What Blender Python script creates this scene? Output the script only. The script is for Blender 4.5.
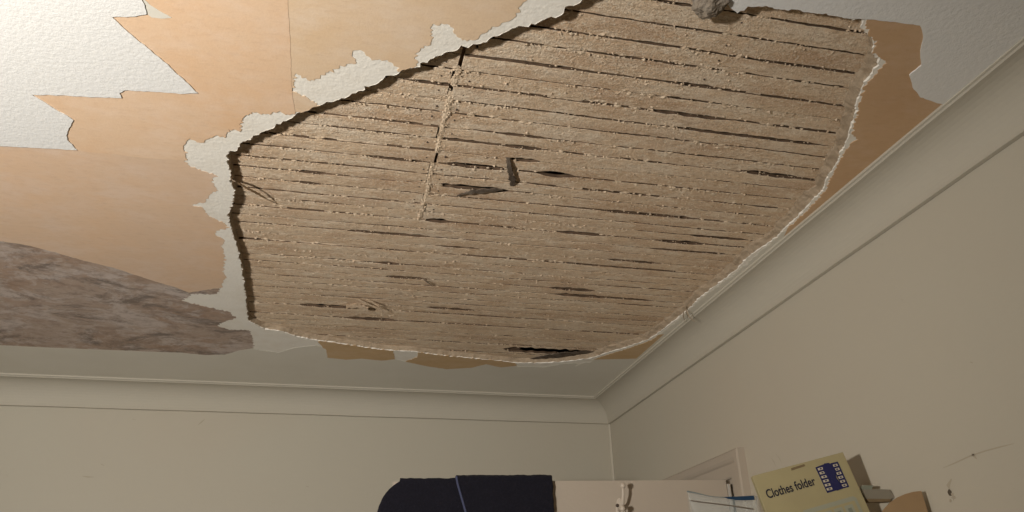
import bpy, bmesh, math, random
from mathutils import Vector, Matrix, noise
from mathutils.geometry import delaunay_2d_cdt

for o in list(bpy.data.objects):
    bpy.data.objects.remove(o)
scene = bpy.context.scene
COL = scene.collection
rnd = random.Random(7)

# ------------------------------------------------------------------ camera
FPX = 766.73
CX, CY, CZ = (Vector(v).normalized() for v in ((3488, 274, FPX), (-198, 375, FPX), (-0.02467567, -0.90053966, 0.43407307)))
EYE = Vector((0, 0, 1.70))
def to_world(v):                      # camera (right, down, forward) -> world
    return Vector((CX.dot(v), CY.dot(v), CZ.dot(v)))
cam = bpy.data.cameras.new('camera')
cam.sensor_width = 36.0
cam.lens = FPX / 1024 * 36.0
cam.clip_start = 0.02
cam_o = bpy.data.objects.new('camera', cam)
COL.objects.link(cam_o)
r_, u_, b_ = to_world(Vector((1, 0, 0))), to_world(Vector((0, -1, 0))), to_world(Vector((0, 0, -1)))
cam_o.matrix_world = Matrix(((r_.x, u_.x, b_.x, EYE.x), (r_.y, u_.y, b_.y, EYE.y), (r_.z, u_.z, b_.z, EYE.z), (0, 0, 0, 1)))
scene.camera = cam_o

# ------------------------------------------------------------------ world, light, exposure
w = bpy.data.worlds.new('world'); scene.world = w; w.use_nodes = True
w.node_tree.nodes['Background'].inputs[0].default_value = (0.9, 0.95, 1.0, 1)
w.node_tree.nodes['Background'].inputs[1].default_value = 0.02
ld = bpy.data.lights.new('work_lamp', 'SPOT')      # a work lamp left of the camera, turned up at the ceiling
ld.energy = 145; ld.color = (1.0, 0.95, 0.875); ld.shadow_soft_size = 0.045
ld.spot_size = math.radians(124); ld.spot_blend = 1.0
lo = bpy.data.objects.new('work_lamp', ld); COL.objects.link(lo)
lo.location = (-0.92, -0.12, 1.73)
lo.rotation_euler = (Vector((-0.43, 1.22, 2.40)) - Vector(lo.location)).to_track_quat('-Z', 'Y').to_euler()
vs = scene.view_settings
vs.view_transform = 'Standard'; vs.look = 'None'; vs.gamma = 1.0; vs.use_curve_mapping = False
vs.exposure = 0.0

# ------------------------------------------------------------------ helpers
CEIL = 2.38
H = CEIL - EYE.z
XW, YW = 0.9214, 2.4419            # right wall, back wall
XL, YF = -2.1, -1.9                # left wall, wall behind the camera
COV = 0.0755
def ray(x, y):
    return to_world(Vector((x - 512, y - 256, FPX)))
def cpt(x, y, h=None):
    d = ray(x, y); t = (H if h is None else h) / d.z
    return Vector((d.x * t, d.y * t, EYE.z + d.z * t))
def c2(x, y):
    p = cpt(x, y); return Vector((p.x, p.y))
def on_x(x, y, X):
    d = ray(x, y); return EYE + d * (X / d.x)
def on_y(x, y, Y):
    d = ray(x, y); return EYE + d * (Y / d.y)
def on_plane(x, y, p0, n):
    d = ray(x, y); return EYE + d * ((p0 - EYE).dot(n) / d.dot(n))

def link(name, me, mat=None, parent=None, kind=None, label=None, cat=None, group=None, smooth=False):
    o = bpy.data.objects.new(name, me); COL.objects.link(o)
    if mat is not None and me is not None and not me.materials: me.materials.append(mat)
    if parent is not None: o.parent = parent
    if kind: o['kind'] = kind
    if label: o['label'] = label
    if cat: o['category'] = cat
    if group: o['group'] = group
    if smooth:
        for p in me.polygons: p.use_smooth = True
    return o
def obj(name, verts, faces, mat, parent=None, fix=False, **k):
    me = bpy.data.meshes.new(name)
    me.from_pydata([tuple(v) for v in verts], [], faces)
    if fix:
        bm = bmesh.new(); bm.from_mesh(me); bmesh.ops.recalc_face_normals(bm, faces=bm.faces); bm.to_mesh(me); bm.free()
    me.update()
    return link(name, me, mat, parent, **k)
class MB:
    def __init__(s): s.v = []; s.f = []
    def add(s, vs, fs):
        n = len(s.v); s.v += [Vector(v) for v in vs]; s.f += [tuple(i + n for i in f) for f in fs]; return s
    def box(s, x0, x1, y0, y1, z0, z1, M=None):
        vs = [Vector((x, y, z)) for x in (x0, x1) for y in (y0, y1) for z in (z0, z1)]
        if M: vs = [M @ v for v in vs]
        return s.add(vs, [(0, 1, 3, 2), (4, 6, 7, 5), (0, 4, 5, 1), (2, 3, 7, 6), (0, 2, 6, 4), (1, 5, 7, 3)])
    def tube(s, pts, r, n=8, cap=True):
        pts = [Vector(p) for p in pts]; rs = r if isinstance(r, (list, tuple)) else [r] * len(pts)
        vs = []; fs = []
        for i, p in enumerate(pts):
            t = (pts[min(i + 1, len(pts) - 1)] - pts[max(i - 1, 0)]).normalized()
            a = t.orthogonal().normalized() if i == 0 else (a - t * a.dot(t)).normalized()
            b = t.cross(a)
            vs += [p + (a * math.cos(k * 2 * math.pi / n) + b * math.sin(k * 2 * math.pi / n)) * rs[i] for k in range(n)]
        for i in range(len(pts) - 1):
            for k in range(n):
                fs.append((i * n + k, i * n + (k + 1) % n, (i + 1) * n + (k + 1) % n, (i + 1) * n + k))
        if cap:
            fs += [tuple(range(n))[::-1], tuple(range((len(pts) - 1) * n, len(pts) * n))]
        return s.add(vs, fs)
    def ball(s, c, r, n=10, sc=(1, 1, 1)):
        c = Vector(c); vs = []; fs = []; m = n // 2 + 1
        for i in range(m + 1):
            th = math.pi * i / m
            for k in range(n):
                ph = 2 * math.pi * k / n
                vs.append(c + Vector((sc[0] * r * math.sin(th) * math.cos(ph), sc[1] * r * math.sin(th) * math.sin(ph), sc[2] * r * math.cos(th))))
        for i in range(m):
            for k in range(n):
                fs.append((i * n + k, (i + 1) * n + k, (i + 1) * n + (k + 1) % n, i * n + (k + 1) % n))
        return s.add(vs, fs)
    def prism(s, poly, d):
        n = len(poly); d = Vector(d)
        vs = [Vector(p) for p in poly]; vs += [v + d for v in vs]
        fs = [tuple(range(n))[::-1], tuple(range(n, 2 * n))] + [(i, (i + 1) % n, n + (i + 1) % n, n + i) for i in range(n)]
        return s.add(vs, fs)
    def build(s, name, mat, parent=None, bevel=0, **k):
        o = obj(name, s.v, s.f, mat, parent, fix=True, **k)
        if bevel:
            m = o.modifiers.new('bevel', 'BEVEL'); m.width = bevel; m.segments = 2; m.limit_method = 'ANGLE'
        return o

# ------------------------------------------------------------------ materials
class Mat:
    def __init__(s, name, base, rough=0.85):
        s.m = bpy.data.materials.new(name); s.m.use_nodes = True
        s.nt = s.m.node_tree; s.n = s.nt.nodes; s.l = s.nt.links
        s.b = s.n['Principled BSDF']
        s.b.inputs['Base Color'].default_value = (*base, 1)
        s.b.inputs['Roughness'].default_value = rough
        s.b.inputs['Specular IOR Level'].default_value = 0.25
        s.tc = s.n.new('ShaderNodeTexCoord').outputs['Object']
        s.col = None; s.base = base; s.h = None
    def mapping(s, scale):
        m = s.n.new('ShaderNodeMapping'); m.inputs['Scale'].default_value = scale
        s.l.new(s.tc, m.inputs[0]); return m.outputs[0]
    def noise(s, scale, detail=4, rough=0.55, stretch=None, dist=0):
        t = s.n.new('ShaderNodeTexNoise'); t.inputs['Scale'].default_value = scale
        t.inputs['Detail'].default_value = detail; t.inputs['Roughness'].default_value = rough
        t.inputs['Distortion'].default_value = dist
        s.l.new(s.mapping(stretch) if stretch else s.tc, t.inputs['Vector']); return t.outputs['Fac']
    def ramp(s, fac, lo, hi):
        r = s.n.new('ShaderNodeMapRange'); r.inputs['From Min'].default_value = lo; r.inputs['From Max'].default_value = hi
        s.l.new(fac, r.inputs['Value']); return r.outputs['Result']
    def mix(s, fac, col, amount=1.0):
        x = s.n.new('ShaderNodeMix'); x.data_type = 'RGBA'
        if amount != 1.0:
            mu = s.n.new('ShaderNodeMath'); mu.operation = 'MULTIPLY'; mu.inputs[1].default_value = amount
            s.l.new(fac, mu.inputs[0]); fac = mu.outputs[0]
        s.l.new(fac, x.inputs['Factor'])
        if s.col is None: x.inputs['A'].default_value = (*s.base, 1)
        else: s.l.new(s.col, x.inputs['A'])
        x.inputs['B'].default_value = (*col, 1)
        s.col = x.outputs['Result']; s.l.new(s.col, s.b.inputs['Base Color']); return s
    def rand(s, col, amount=0.5):
        i = s.n.new('ShaderNodeObjectInfo'); return s.mix(i.outputs['Random'], col, amount)
    def bump(s, fac, dist, strength=1.0):
        b = s.n.new('ShaderNodeBump'); b.inputs['Distance'].default_value = dist; b.inputs['Strength'].default_value = strength
        s.l.new(fac, b.inputs['Height'])
        if s.h is not None: s.l.new(s.h, b.inputs['Normal'])
        s.h = b.outputs['Normal']; s.l.new(s.h, s.b.inputs['Normal']); return s

def plain(name, c, r=0.7):
    return Mat(name, c, r).m
# bare white plaster
m = Mat('bare_plaster', (0.86, 0.825, 0.75), 0.95)
m.mix(m.ramp(m.noise(28, 5), 0.45, 0.75), (0.75, 0.69, 0.59), 0.5); m.bump(m.noise(160, 4), 0.0012, 0.7)
M_PLASTER = m.m
m = Mat('crumbled_plaster', (0.50, 0.395, 0.285), 0.98)
m.mix(m.ramp(m.noise(60, 5), 0.4, 0.7), (0.33, 0.245, 0.165), 0.7); m.bump(m.noise(160, 6, 0.75), 0.004, 0.9)
M_CRUMB = m.m
def peach(name, base, streak):
    m = Mat(name, base, 0.8)
    m.mix(m.ramp(m.noise(5, 6, 0.68), 0.42, 0.62), streak, 0.75)
    m.mix(m.ramp(m.noise(12, 6, 0.7, (1, 1.6, 1)), 0.47, 0.64), (base[0] * 1.06, base[1] * 1.14, base[2] * 1.3), 0.5)
    m.mix(m.ramp(m.noise(90, 5, 0.75, (0.6, 1.6, 1)), 0.5, 0.7), (base[0] * 0.8, base[1] * 0.74, base[2] * 0.7), 0.35)
    m.bump(m.noise(300, 3), 0.0004, 0.5); return m.m
M_PEACH = peach('peach_lining_paper', (0.76, 0.55, 0.375), (0.75, 0.495, 0.30))
M_PEACH2 = peach('faded_peach_lining_paper', (0.74, 0.56, 0.385), (0.72, 0.52, 0.33))
M_PEACH3 = peach('dusky_peach_lining_paper', (0.71, 0.52, 0.37), (0.74, 0.515, 0.34))
M_TAN = peach('tan_lining_paper', (0.60, 0.40, 0.235), (0.56, 0.36, 0.205))
M_OCHRE = peach('ochre_lining_paper', (0.60, 0.42, 0.235), (0.54, 0.37, 0.20))
# textured wallpaper
m = Mat('textured_wallpaper', (0.80, 0.797, 0.78), 0.7)
m.mix(m.ramp(m.noise(90, 3), 0.5, 0.8), (0.77, 0.76, 0.72), 0.5)
m.bump(m.noise(200, 2, 0.5), 0.004, 0.18); m.bump(m.noise(420, 2), 0.001, 0.2)
M_WPAPER = m.m
# stained brown patch
m = Mat('stained_distemper', (0.47, 0.37, 0.305), 0.95)
m.mix(m.ramp(m.noise(4, 6, 0.7, (1, 1.0, 1), 0.3), 0.45, 0.62), (0.40, 0.27, 0.19), 0.85)
m.mix(m.ramp(m.noise(10, 8, 0.75, (0.9, 1.1, 1), 0.5), 0.47, 0.57), (0.60, 0.52, 0.475), 0.85)
m.mix(m.ramp(m.noise(6.5, 8, 0.78, (0.8, 1.3, 1), 0.6), 0.51, 0.60), (0.19, 0.155, 0.13), 0.85)
m.mix(m.ramp(m.noise(40, 7, 0.8, (0.8, 1.0, 1)), 0.48, 0.68), (0.25, 0.19, 0.155), 0.75)
m.mix(m.ramp(m.noise(70, 6, 0.8, (0.9, 1.0, 1)), 0.56, 0.7), (0.62, 0.55, 0.49), 0.6)
m.bump(m.noise(130, 5, 0.7), 0.001, 0.6)
M_STAIN = m.m
m = Mat('grey_ceiling_paint', (0.72, 0.69, 0.61), 0.8)
m.mix(m.ramp(m.noise(7, 5), 0.4, 0.75), (0.66, 0.62, 0.53), 0.5); m.bump(m.noise(120, 3), 0.0008, 0.35)
M_MARGIN = m.m
# laths
m = Mat('plaster_washed_lath', (0.77, 0.585, 0.405), 0.95)
m.rand((0.67, 0.48, 0.315), 0.6)
m.mix(m.ramp(m.noise(24, 6, 0.72, (0.6, 1.3, 1)), 0.46, 0.60), (0.83, 0.69, 0.53), 0.8)
m.mix(m.ramp(m.noise(8, 5, 0.65, (0.6, 2, 1)), 0.50, 0.66), (0.54, 0.345, 0.21), 0.7)
m.mix(m.ramp(m.noise(120, 6, 0.8, (0.6, 1.3, 1)), 0.50, 0.62), (0.47, 0.32, 0.195), 0.7)
m.mix(m.ramp(m.noise(260, 4, 0.75), 0.53, 0.62), (0.92, 0.82, 0.67), 0.7)
m.bump(m.noise(70, 5, 0.7, (0.6, 1.2, 1)), 0.005, 0.9); m.bump(m.noise(300, 4, 0.75), 0.003, 0.9)
M_LATH = m.m
m = Mat('plaster_residue', (0.70, 0.565, 0.415), 0.98)
m.mix(m.ramp(m.noise(50, 5), 0.42, 0.7), (0.52, 0.38, 0.25), 0.8); m.bump(m.noise(300, 4, 0.7), 0.003, 0.9)
M_RES = m.m
m = Mat('soot_and_gap_shade', (0.10, 0.075, 0.055), 0.98); m.mix(m.ramp(m.noise(60, 5, 0.7), 0.4, 0.7), (0.22, 0.18, 0.14), 0.8); m.bump(m.noise(200, 4), 0.002)  # soot on the hanging strips; also serves as painted gap shade
M_SOOT_SHADE = m.m
m = Mat('gap_shaded_bare_edge', (0.085, 0.055, 0.035), 0.98); m.mix(m.ramp(m.noise(40, 5), 0.4, 0.7), (0.17, 0.11, 0.07), 0.8)  # unplastered sides, coloured dark to put shade into the gaps
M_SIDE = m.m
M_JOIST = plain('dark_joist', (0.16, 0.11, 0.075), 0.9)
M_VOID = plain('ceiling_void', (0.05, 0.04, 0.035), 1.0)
M_NAIL = plain('rusty_nail', (0.07, 0.05, 0.04), 0.7)
# walls
def wallmat(name, base, tint):
    m = Mat(name, base, 0.75)
    m.mix(m.ramp(m.noise(1.6, 4), 0.4, 0.7), tint, 0.6)
    m.mix(m.ramp(m.noise(26, 5, 0.7), 0.66, 0.8), (base[0] * 0.8, base[1] * 0.77, base[2] * 0.72), 0.35)
    m.bump(m.noise(90, 4), 0.0012, 0.35); return m.m
M_WALL = wallmat('cream_wall_paint', (0.49, 0.455, 0.375), (0.49, 0.43, 0.345))
M_COVE = wallmat('coving_paint', (0.49, 0.455, 0.38), (0.475, 0.435, 0.355))
M_WHITE = wallmat('white_gloss_paint', (0.43, 0.37, 0.305), (0.415, 0.355, 0.285))
M_CAULK = plain('pale_caulk', (0.56, 0.52, 0.43), 0.6)
M_DIRT = plain('dark_dirt', (0.10, 0.08, 0.06), 1)
M_SCUFF = plain('grey_scuff', (0.42, 0.37, 0.29), 0.9)
m = Mat('carpet', (0.36, 0.28, 0.20), 1.0); m.mix(m.noise(400, 3), (0.26, 0.20, 0.14), 0.6); m.bump(m.noise(500, 2), 0.004)
M_CARPET = m.m

# ------------------------------------------------------------------ room shell
MB().box(XL, XW + 1.2, YF, YW + 0.1, -0.05, 0).build('floor', M_CARPET, kind='structure')
MB().box(XL - 0.1, XW + 0.1, YW, YW + 0.1, 0, CEIL + 0.2).build('wall_back', M_WALL, kind='structure')
MB().box(XL - 0.1, XL, YF, YW, 0, CEIL + 0.2).build('wall_left', M_WALL, kind='structure')
MB().box(XL - 0.1, XW + 0.1, YF - 0.1, YF, 0, CEIL + 0.2).build('wall_front', M_WALL, kind='structure')
DY0, DY1, DZ = 1.652, 2.418, 1.995          # doorway
wr = MB().box(XW, XW + 0.1, YF, DY0, 0, CEIL + 0.2).box(XW, XW + 0.1, DY1, YW, 0, CEIL + 0.2).box(XW, XW + 0.1, DY0, DY1, DZ, CEIL + 0.2)
wall_right = wr.build('wall_right', M_WALL, kind='structure')
MB().box(XW + 1.1, XW + 1.2, 0.6, YW + 0.1, 0, CEIL).box(XW + 0.1, XW + 1.2, 0.5, 0.6, 0, CEIL).box(XW + 0.1, XW + 1.2, YW + 0.1, YW + 0.2, 0, CEIL).box(XW + 0.1, XW + 1.2, 0.5, YW + 0.2, CEIL, CEIL + 0.05).build('wall_hall', M_WALL, kind='structure')

# coving: profile (a = distance out from the wall, b = drop below the ceiling), mitred at the corner
def cove_profile():
    p = [(COV + 0.001, 0.0), (COV + 0.0005, 0.0045), (COV - 0.003, 0.0055)]
    n = 12
    for i in range(n + 1):
        t = i / n * math.pi / 2
        a = 0.008 + (COV - 0.013) * (1 - math.sin(t)); b = 0.008 + (COV - 0.014) * (1 - math.cos(t))
        p.append((a, b))
    p += [(0.0085, COV - 0.001), (0.0013, COV), (0.0013, COV - 0.012), (0.0, COV - 0.02)]
    return p
PROF = cove_profile()
def cove(name, pts, fn):
    vs = []; fs = []; n = len(PROF)
    for q in pts:
        for a, b in PROF: vs.append(fn(q, a, b))
    for i in range(len(pts) - 1):
        for j in range(n - 1): fs.append((i * n + j, i * n + j + 1, (i + 1) * n + j + 1, (i + 1) * n + j))
    return obj(name, vs, fs, M_COVE, fix=True, kind='structure')
def wob(t): return 0.0009 * noise.noise(Vector((t * 5, 3.3, 0)))
K = 40
xs = [XL + (XW - XL) * i / K for i in range(K + 1)]
cove('trim_1', xs, lambda q, a, b: Vector((min(q, XW - a) if q > XW - 0.2 else q, YW - a + wob(q), CEIL - b + wob(q + 9))))
ys = [YF + (YW - YF) * i / K for i in range(K + 1)]
cove('trim_2', ys, lambda q, a, b: Vector((XW - a + wob(q + 20), min(q, YW - a) if q > YW - 0.2 else q, CEIL - b + wob(q + 30))))
# filler bead down the wall corner
MB().tube([(XW - 0.002, YW - 0.002, z) for z in [0.02 + (CEIL - COV) * k / 12 for k in range(13)]], [0.0045 + 0.001 * noise.noise(Vector((k * 1.3, 0, 0))) for k in range(13)], 6).build('trim_3', M_CAULK, kind='structure')

# ------------------------------------------------------------------ ceiling
HOLE = [(295,115),(285,120),(270,129),(261,132),(250,139),(242,141),(237,150),(229,152),(227,162),(231,175),(230,182),(235,190),(232,202),(228,215),
 (232,232),(237,247),(242,272),(245,291),(246.5,310),(248,321),(257,325),(265,329),(281,331),(298,337),(315,340),(337,343),(357,346),(376,349),(400,351),
 (410,351),(431,354),(458,357),(492,360),(517,363),(544,363),(570,361),(592,358),(609,352),(624,348),(650,339),(667,326.5),(678,318),(689,309),(702,296),
 (720,282.5),(737,270),(747,258),(762,247.5),(777,237.5),(788,226),(805,210),(824,188),(828,177),(837.5,161),(847.5,140),(853,122),(858,104),(862,86),(879,65),(880,59),
 (872,52),(875,42),(867,35),(861,27),(864,19),(847,17),(825,13),(800,10),(775,7.5),(747.5,5),(744,9),(737,12),(730,7),(727,0),(724,-14),(700,-20),(650,-24),(610,-14),
 (588,-3),(580,2),(566,7),(562,15),(541,20),(535,25),(515,27),(499,34),(486,41),(468,47),(462,46.5),(439,55.7),(419,65.4),(390,75),(380,81),(360,91),(337,100),(307,110)]
rj = random.Random(3)
def rough2(pts, step, amp, seed, closed=True, freq=90.0):
    out = []
    n = len(pts)
    for i in range(n if closed else n - 1):
        a, b = pts[i], pts[(i + 1) % n]
        d = b - a; L = d.length
        k = max(1, int(L / step))
        if L > 0.6: k = 4
        nn = Vector((-d.y, d.x)) / max(L, 1e-9)
        for j in range(k):
            p = a + d * (j / k)
            off = 0
            if L < 0.6:
                off = amp * (noise.noise(Vector((p.x * freq, p.y * freq, seed))) + 0.6 * noise.noise(Vector((p.x * freq * 2.7, p.y * freq * 2.7, seed + 5))))
            if L < 0.6 and j: off += amp * 0.35 * rj.uniform(-1, 1)
            out.append(p + nn * off)
    if not closed: out.append(pts[-1])
    return out
hole2 = rough2([c2(*p) for p in HOLE], 0.004, 0.0042, 1.0, freq=110)
XE, YE = XW - 0.05, YW - 0.05
W = Vector
def poly(px, seed, amp=0.0022, extra=(), step=0.005, freq=90):
    return rough2([c2(*p) for p in px], step, amp, seed, closed=False, freq=freq) + [W(e) for e in extra]
layers = []          # (name, material, proud, polygon), topmost first
layers.append(('textured_wallpaper', M_WPAPER, 0.0022, poly([(0,145),(40,147),(77,149),(68,139),(67,132),(74,119),(57,109),(45,101),(32,93.5),(60,94),(90,96),(122,97),(120,92),(124,89),(160,91),(180,92.5),(198,92),(165,61),(132,34),(112,15.5),(135,15),(147,13),(143,0),(136,-14)], 11, 0.0014, [(-0.2, -0.5), (XL + 0.03, -0.5), (XL + 0.03, c2(0,145).y - 0.02), (c2(0,145).x - 0.5, c2(0,145).y - 0.02)]),
   'off-white textured wallpaper remnant with jagged torn edge'))
layers.append(('textured_wallpaper', M_WPAPER, 0.0024, poly([(724,-14),(727,0),(730,7.5),(737,12),(744,9),(747.5,5),(775,7.5),(825,13),(847,17),(866,18),(870,18),(890,20.5),(920,24),(923,37),(920,50),(921,64),(909,74),(912,86),(920,96),(937,102)], 12, 0.001, [(XE, c2(937,102).y), (XE, -0.6), (-0.1, -0.6)]),
   'shadowed textured wallpaper still stuck at the coving'))
layers.append(('torn_paper_edge', M_MARGIN, 0.0012, poly([(142,-4),(147,13),(152,17),(165,18),(172,17),(160,10),(150,4)], 13, 0.0008), 'thin greyish torn backing of the wallpaper'))
# bare plaster patches (nothing on top of the slab)
whites = [
 [(300,112),(285,115),(280,111),(270,114),(252,112),(242,117),(240,131),(229,129),(225,137),(215,135),(200,142),(189,137.5),(182,146),(185,150),(187,165),(202,170),(216,175),(212,181),(217,190),(210,195),(205,202),(190,205),(202,207),(204,212),(216,220),(225,223),(228,228),(217,231),(215,235),(226,241),(221.5,246),(225,257),(223,272),(226,277),(221,287),(217,294),(192,294),(182,300.6),(190,303),(207,307),(229,311.6),(236,318),(223,322),(217,325.6),(229,329.7),(249,330),(252,336),(254,349),(279,352.5),(292,348),(318,344),(318,330),(260,300),(255,200),(260,150),(300,130)],
 [(322,108),(310,99),(292,91),(294,82),(295,74),(302,77.5),(310,81),(325,74),(345,65),(356,62.5),(352,54),(355,49),(362,51),(372,59),(387,60),(397,66),(399,76),(360,100)],
 [(388,80),(391,68),(394,72),(417,66),(417,62),(416,52),(429,44),(432,39),(432,26),(441,23.5),(450,24.5),(454,33),(462,40),(472,40),(480,37),(488,29),(505,23.5),(515,17.6),(519.5,12),(518.5,6),(525,2),(531,-6),(570,-20),(600,-4),(570,20),(540,40),(470,60),(420,75)],
 [(392,348),(395,359),(405,361.5),(417,357),(419,350)],
 [(592,362),(560,364),(545,367),(517,366.5),(512,358),(590,350)],
 [(575,366),(600,357),(611,353.5),(625,349.5),(651,340.3),(668,328),(680,318.5),(690,309),(640,300)],
 [(689,310),(703,297),(738,271),(764,248.5),(789,227),(807,211),(826,190),(830,179),(840,162),(850,143),(858,139),(852,134),(855,121),(860,104),(864,88),(882,66),(887,63),(881,58),(873,51),(877,42),(869,34),(866,25),(866,18),(840,20),(820,100),(700,250)],
]
for i, px in enumerate(whites):
    layers.append((None, None, 0, rough2([c2(*p) for p in px], 0.003, 0.0046, 20 + i, freq=190), ''))
layers.append(('painted_margin', M_MARGIN, 0.0004, poly([(0,345),(50,347.5),(100,349.5),(150,351.5),(180,352.5),(205,355),(225,354.5),(240,350),(254,348),(279,352.5),(292,348),(316,345),(326,349),(327.5,357.5),(346,359.5),(362,358.5),(382,360.5),(395,359),(405,361.5),(429,366.5),(447,369),(472,367.5),(486,364),(501,367.3),(517,365.5),(544,364),(570,362),(592,359.5),(610,359),(632,358.5)], 31, 0.0012, [(XE, c2(640,358).y), (XE, YE), (XL + 0.03, YE), (XL + 0.03, c2(0,345).y - 0.03)]),
   'grey painted strip of ceiling along the coving'))
layers.append(('lining_paper', M_OCHRE, 0.0006, poly([(312,336),(330,334),(392,345),(394,352),(395,360),(346,361),(326,360),(322,346)], 32), 'ochre scrap of lining paper below the hole'))
layers.append(('lining_paper', M_OCHRE, 0.0006, poly([(403,364),(418,350),(460,350),(520,358),(519,368),(447,372),(425,370)], 33), 'ochre sliver of lining paper below the hole'))
layers.append(('lining_paper', M_OCHRE, 0.0006, poly([(588,362),(600,350),(655,335),(664,334)], 34, 0.0012, [c2(630,364)]), 'small ochre triangle of lining paper in the corner'))
layers.append(('lining_paper', M_TAN, 0.0008, poly([(868,17),(880,15),(920,20),(930,60),(930,96),(942,103)], 35, 0.0012, [c2(950,110), c2(780,245), c2(800,200), c2(840,140), c2(850,60)]), 'tan wedge of lining paper right of the hole'))
layers.append(('stained_patch', M_STAIN, 0.0003, poly([(0,241),(27,245),(55,252),(82,260),(115,268),(153,280.6),(175,287),(189,292.5),(204,290),(240,285),(270,330),(265,360),(225,362),(100,358),(0,352)], 36, 0.0022, [(XL + 0.03, c2(0,352).y), (XL + 0.03, c2(0,241).y - 0.25), (c2(0,241).x - 0.4, c2(0,241).y - 0.12)]), 'dark brown stained and mouldy bare patch'))
layers.append(('painted_margin', M_MARGIN, 0.0005, [W((0.50, 2.2)), W((0.50, 1.9)), c2(700, 280), c2(790, 215), W((XE, c2(800, 215).y)), W((XE, 2.2))], 'thin painted strip between the hole and the side coving'))
layers.append(('lining_paper', M_PEACH3, 0.0004, poly([(0,146),(40,148),(77,150.5),(110,153.5),(150,158),(190,160),(235,165),(260,250),(250,300),(150,300),(0,260)], 37, 0.0007, [(XL + 0.03, c2(0,260).y), (XL + 0.03, c2(0,146).y - 0.02)]), 'dusky peach lining paper sheet beside the stain'))
layers.append(('lining_paper', M_PEACH2, 0.0006, poly([(287,-15),(289,20),(290.5,48),(292,92),(300,140),(560,60),(620,-30)], 38, 0.0007, [(0.6, -0.5), (c2(280,-15).x, -0.5)]), 'pale peach lining paper sheet above the hole'))
layers.append(('lining_paper', M_PEACH, 0.0009, [W((XL + 0.03, -0.8)), W((0.5, -0.8)), c2(330,-20), c2(330,150), c2(300,200), c2(100,200), W((XL + 0.03, c2(0,200).y))], 'bright peach lining paper sheet left of the hole'))

slab = [W((XL, YF)), W((XW, YF)), W((XW, YW)), W((XL, YW))]
polys = [hole2] + [l[3] for l in layers] + [slab]
allv = []; edges = []
for p in polys:
    k0 = len(allv); edges += [(k0 + i, k0 + (i + 1) % len(p)) for i in range(len(p))]; allv += p
ov, oe, of, _, _, _ = delaunay_2d_cdt(allv, edges, [], 0, 1e-6, False)
boxes = [(min(v.x for v in p), max(v.x for v in p), min(v.y for v in p), max(v.y for v in p)) for p in polys]
def inside(c, i):
    b = boxes[i]
    if not (b[0] < c.x < b[1] and b[2] < c.y < b[3]): return False
    p = polys[i]; r = False; a = p[-1]
    for q in p:
        if (q.y > c.y) != (a.y > c.y) and c.x < (a.x - q.x) * (c.y - q.y) / (a.y - q.y) + q.x: r = not r
        a = q
    return r
NL = len(layers)
tri = {i: [] for i in range(NL)}
slab_t = []
for f in of:
    c = (ov[f[0]] + ov[f[1]] + ov[f[2]]) / 3
    if inside(c, 0): continue
    slab_t.append(f)
    for i in range(NL):
        if inside(c, i + 1):
            tri[i].append(f); break
ceiling = obj('ceiling', [(v.x, v.y, CEIL) for v in ov], [tuple(f)[::-1] for f in slab_t], M_PLASTER, kind='structure')
def sheet(name, tris, mat, proud, label):
    idx = {}; vs = []; fs = []
    cnt = {}
    for f in tris:
        for k in range(len(f)):
            e = (f[k], f[(k + 1) % len(f)]); cnt[e] = cnt.get(e, 0) + 1
    def g(i, low):
        if (i, low) not in idx:
            idx[(i, low)] = len(vs); v = ov[i]
            vs.append((v.x, v.y, CEIL - (proud if low else -0.0005)))
        return idx[(i, low)]
    for f in tris: fs.append(tuple(g(i, 1) for i in f)[::-1])
    for (a, b) in list(cnt):
        if (b, a) not in cnt: fs.append((g(a, 1), g(b, 1), g(b, 0), g(a, 0)))
    o = obj(name, vs, fs, mat, ceiling)
    o['label'] = label
    return o
for i, (name, mat, proud, pl, label) in enumerate(layers):
    if name and tri[i]: sheet(name, tri[i], mat, proud, label)

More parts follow.
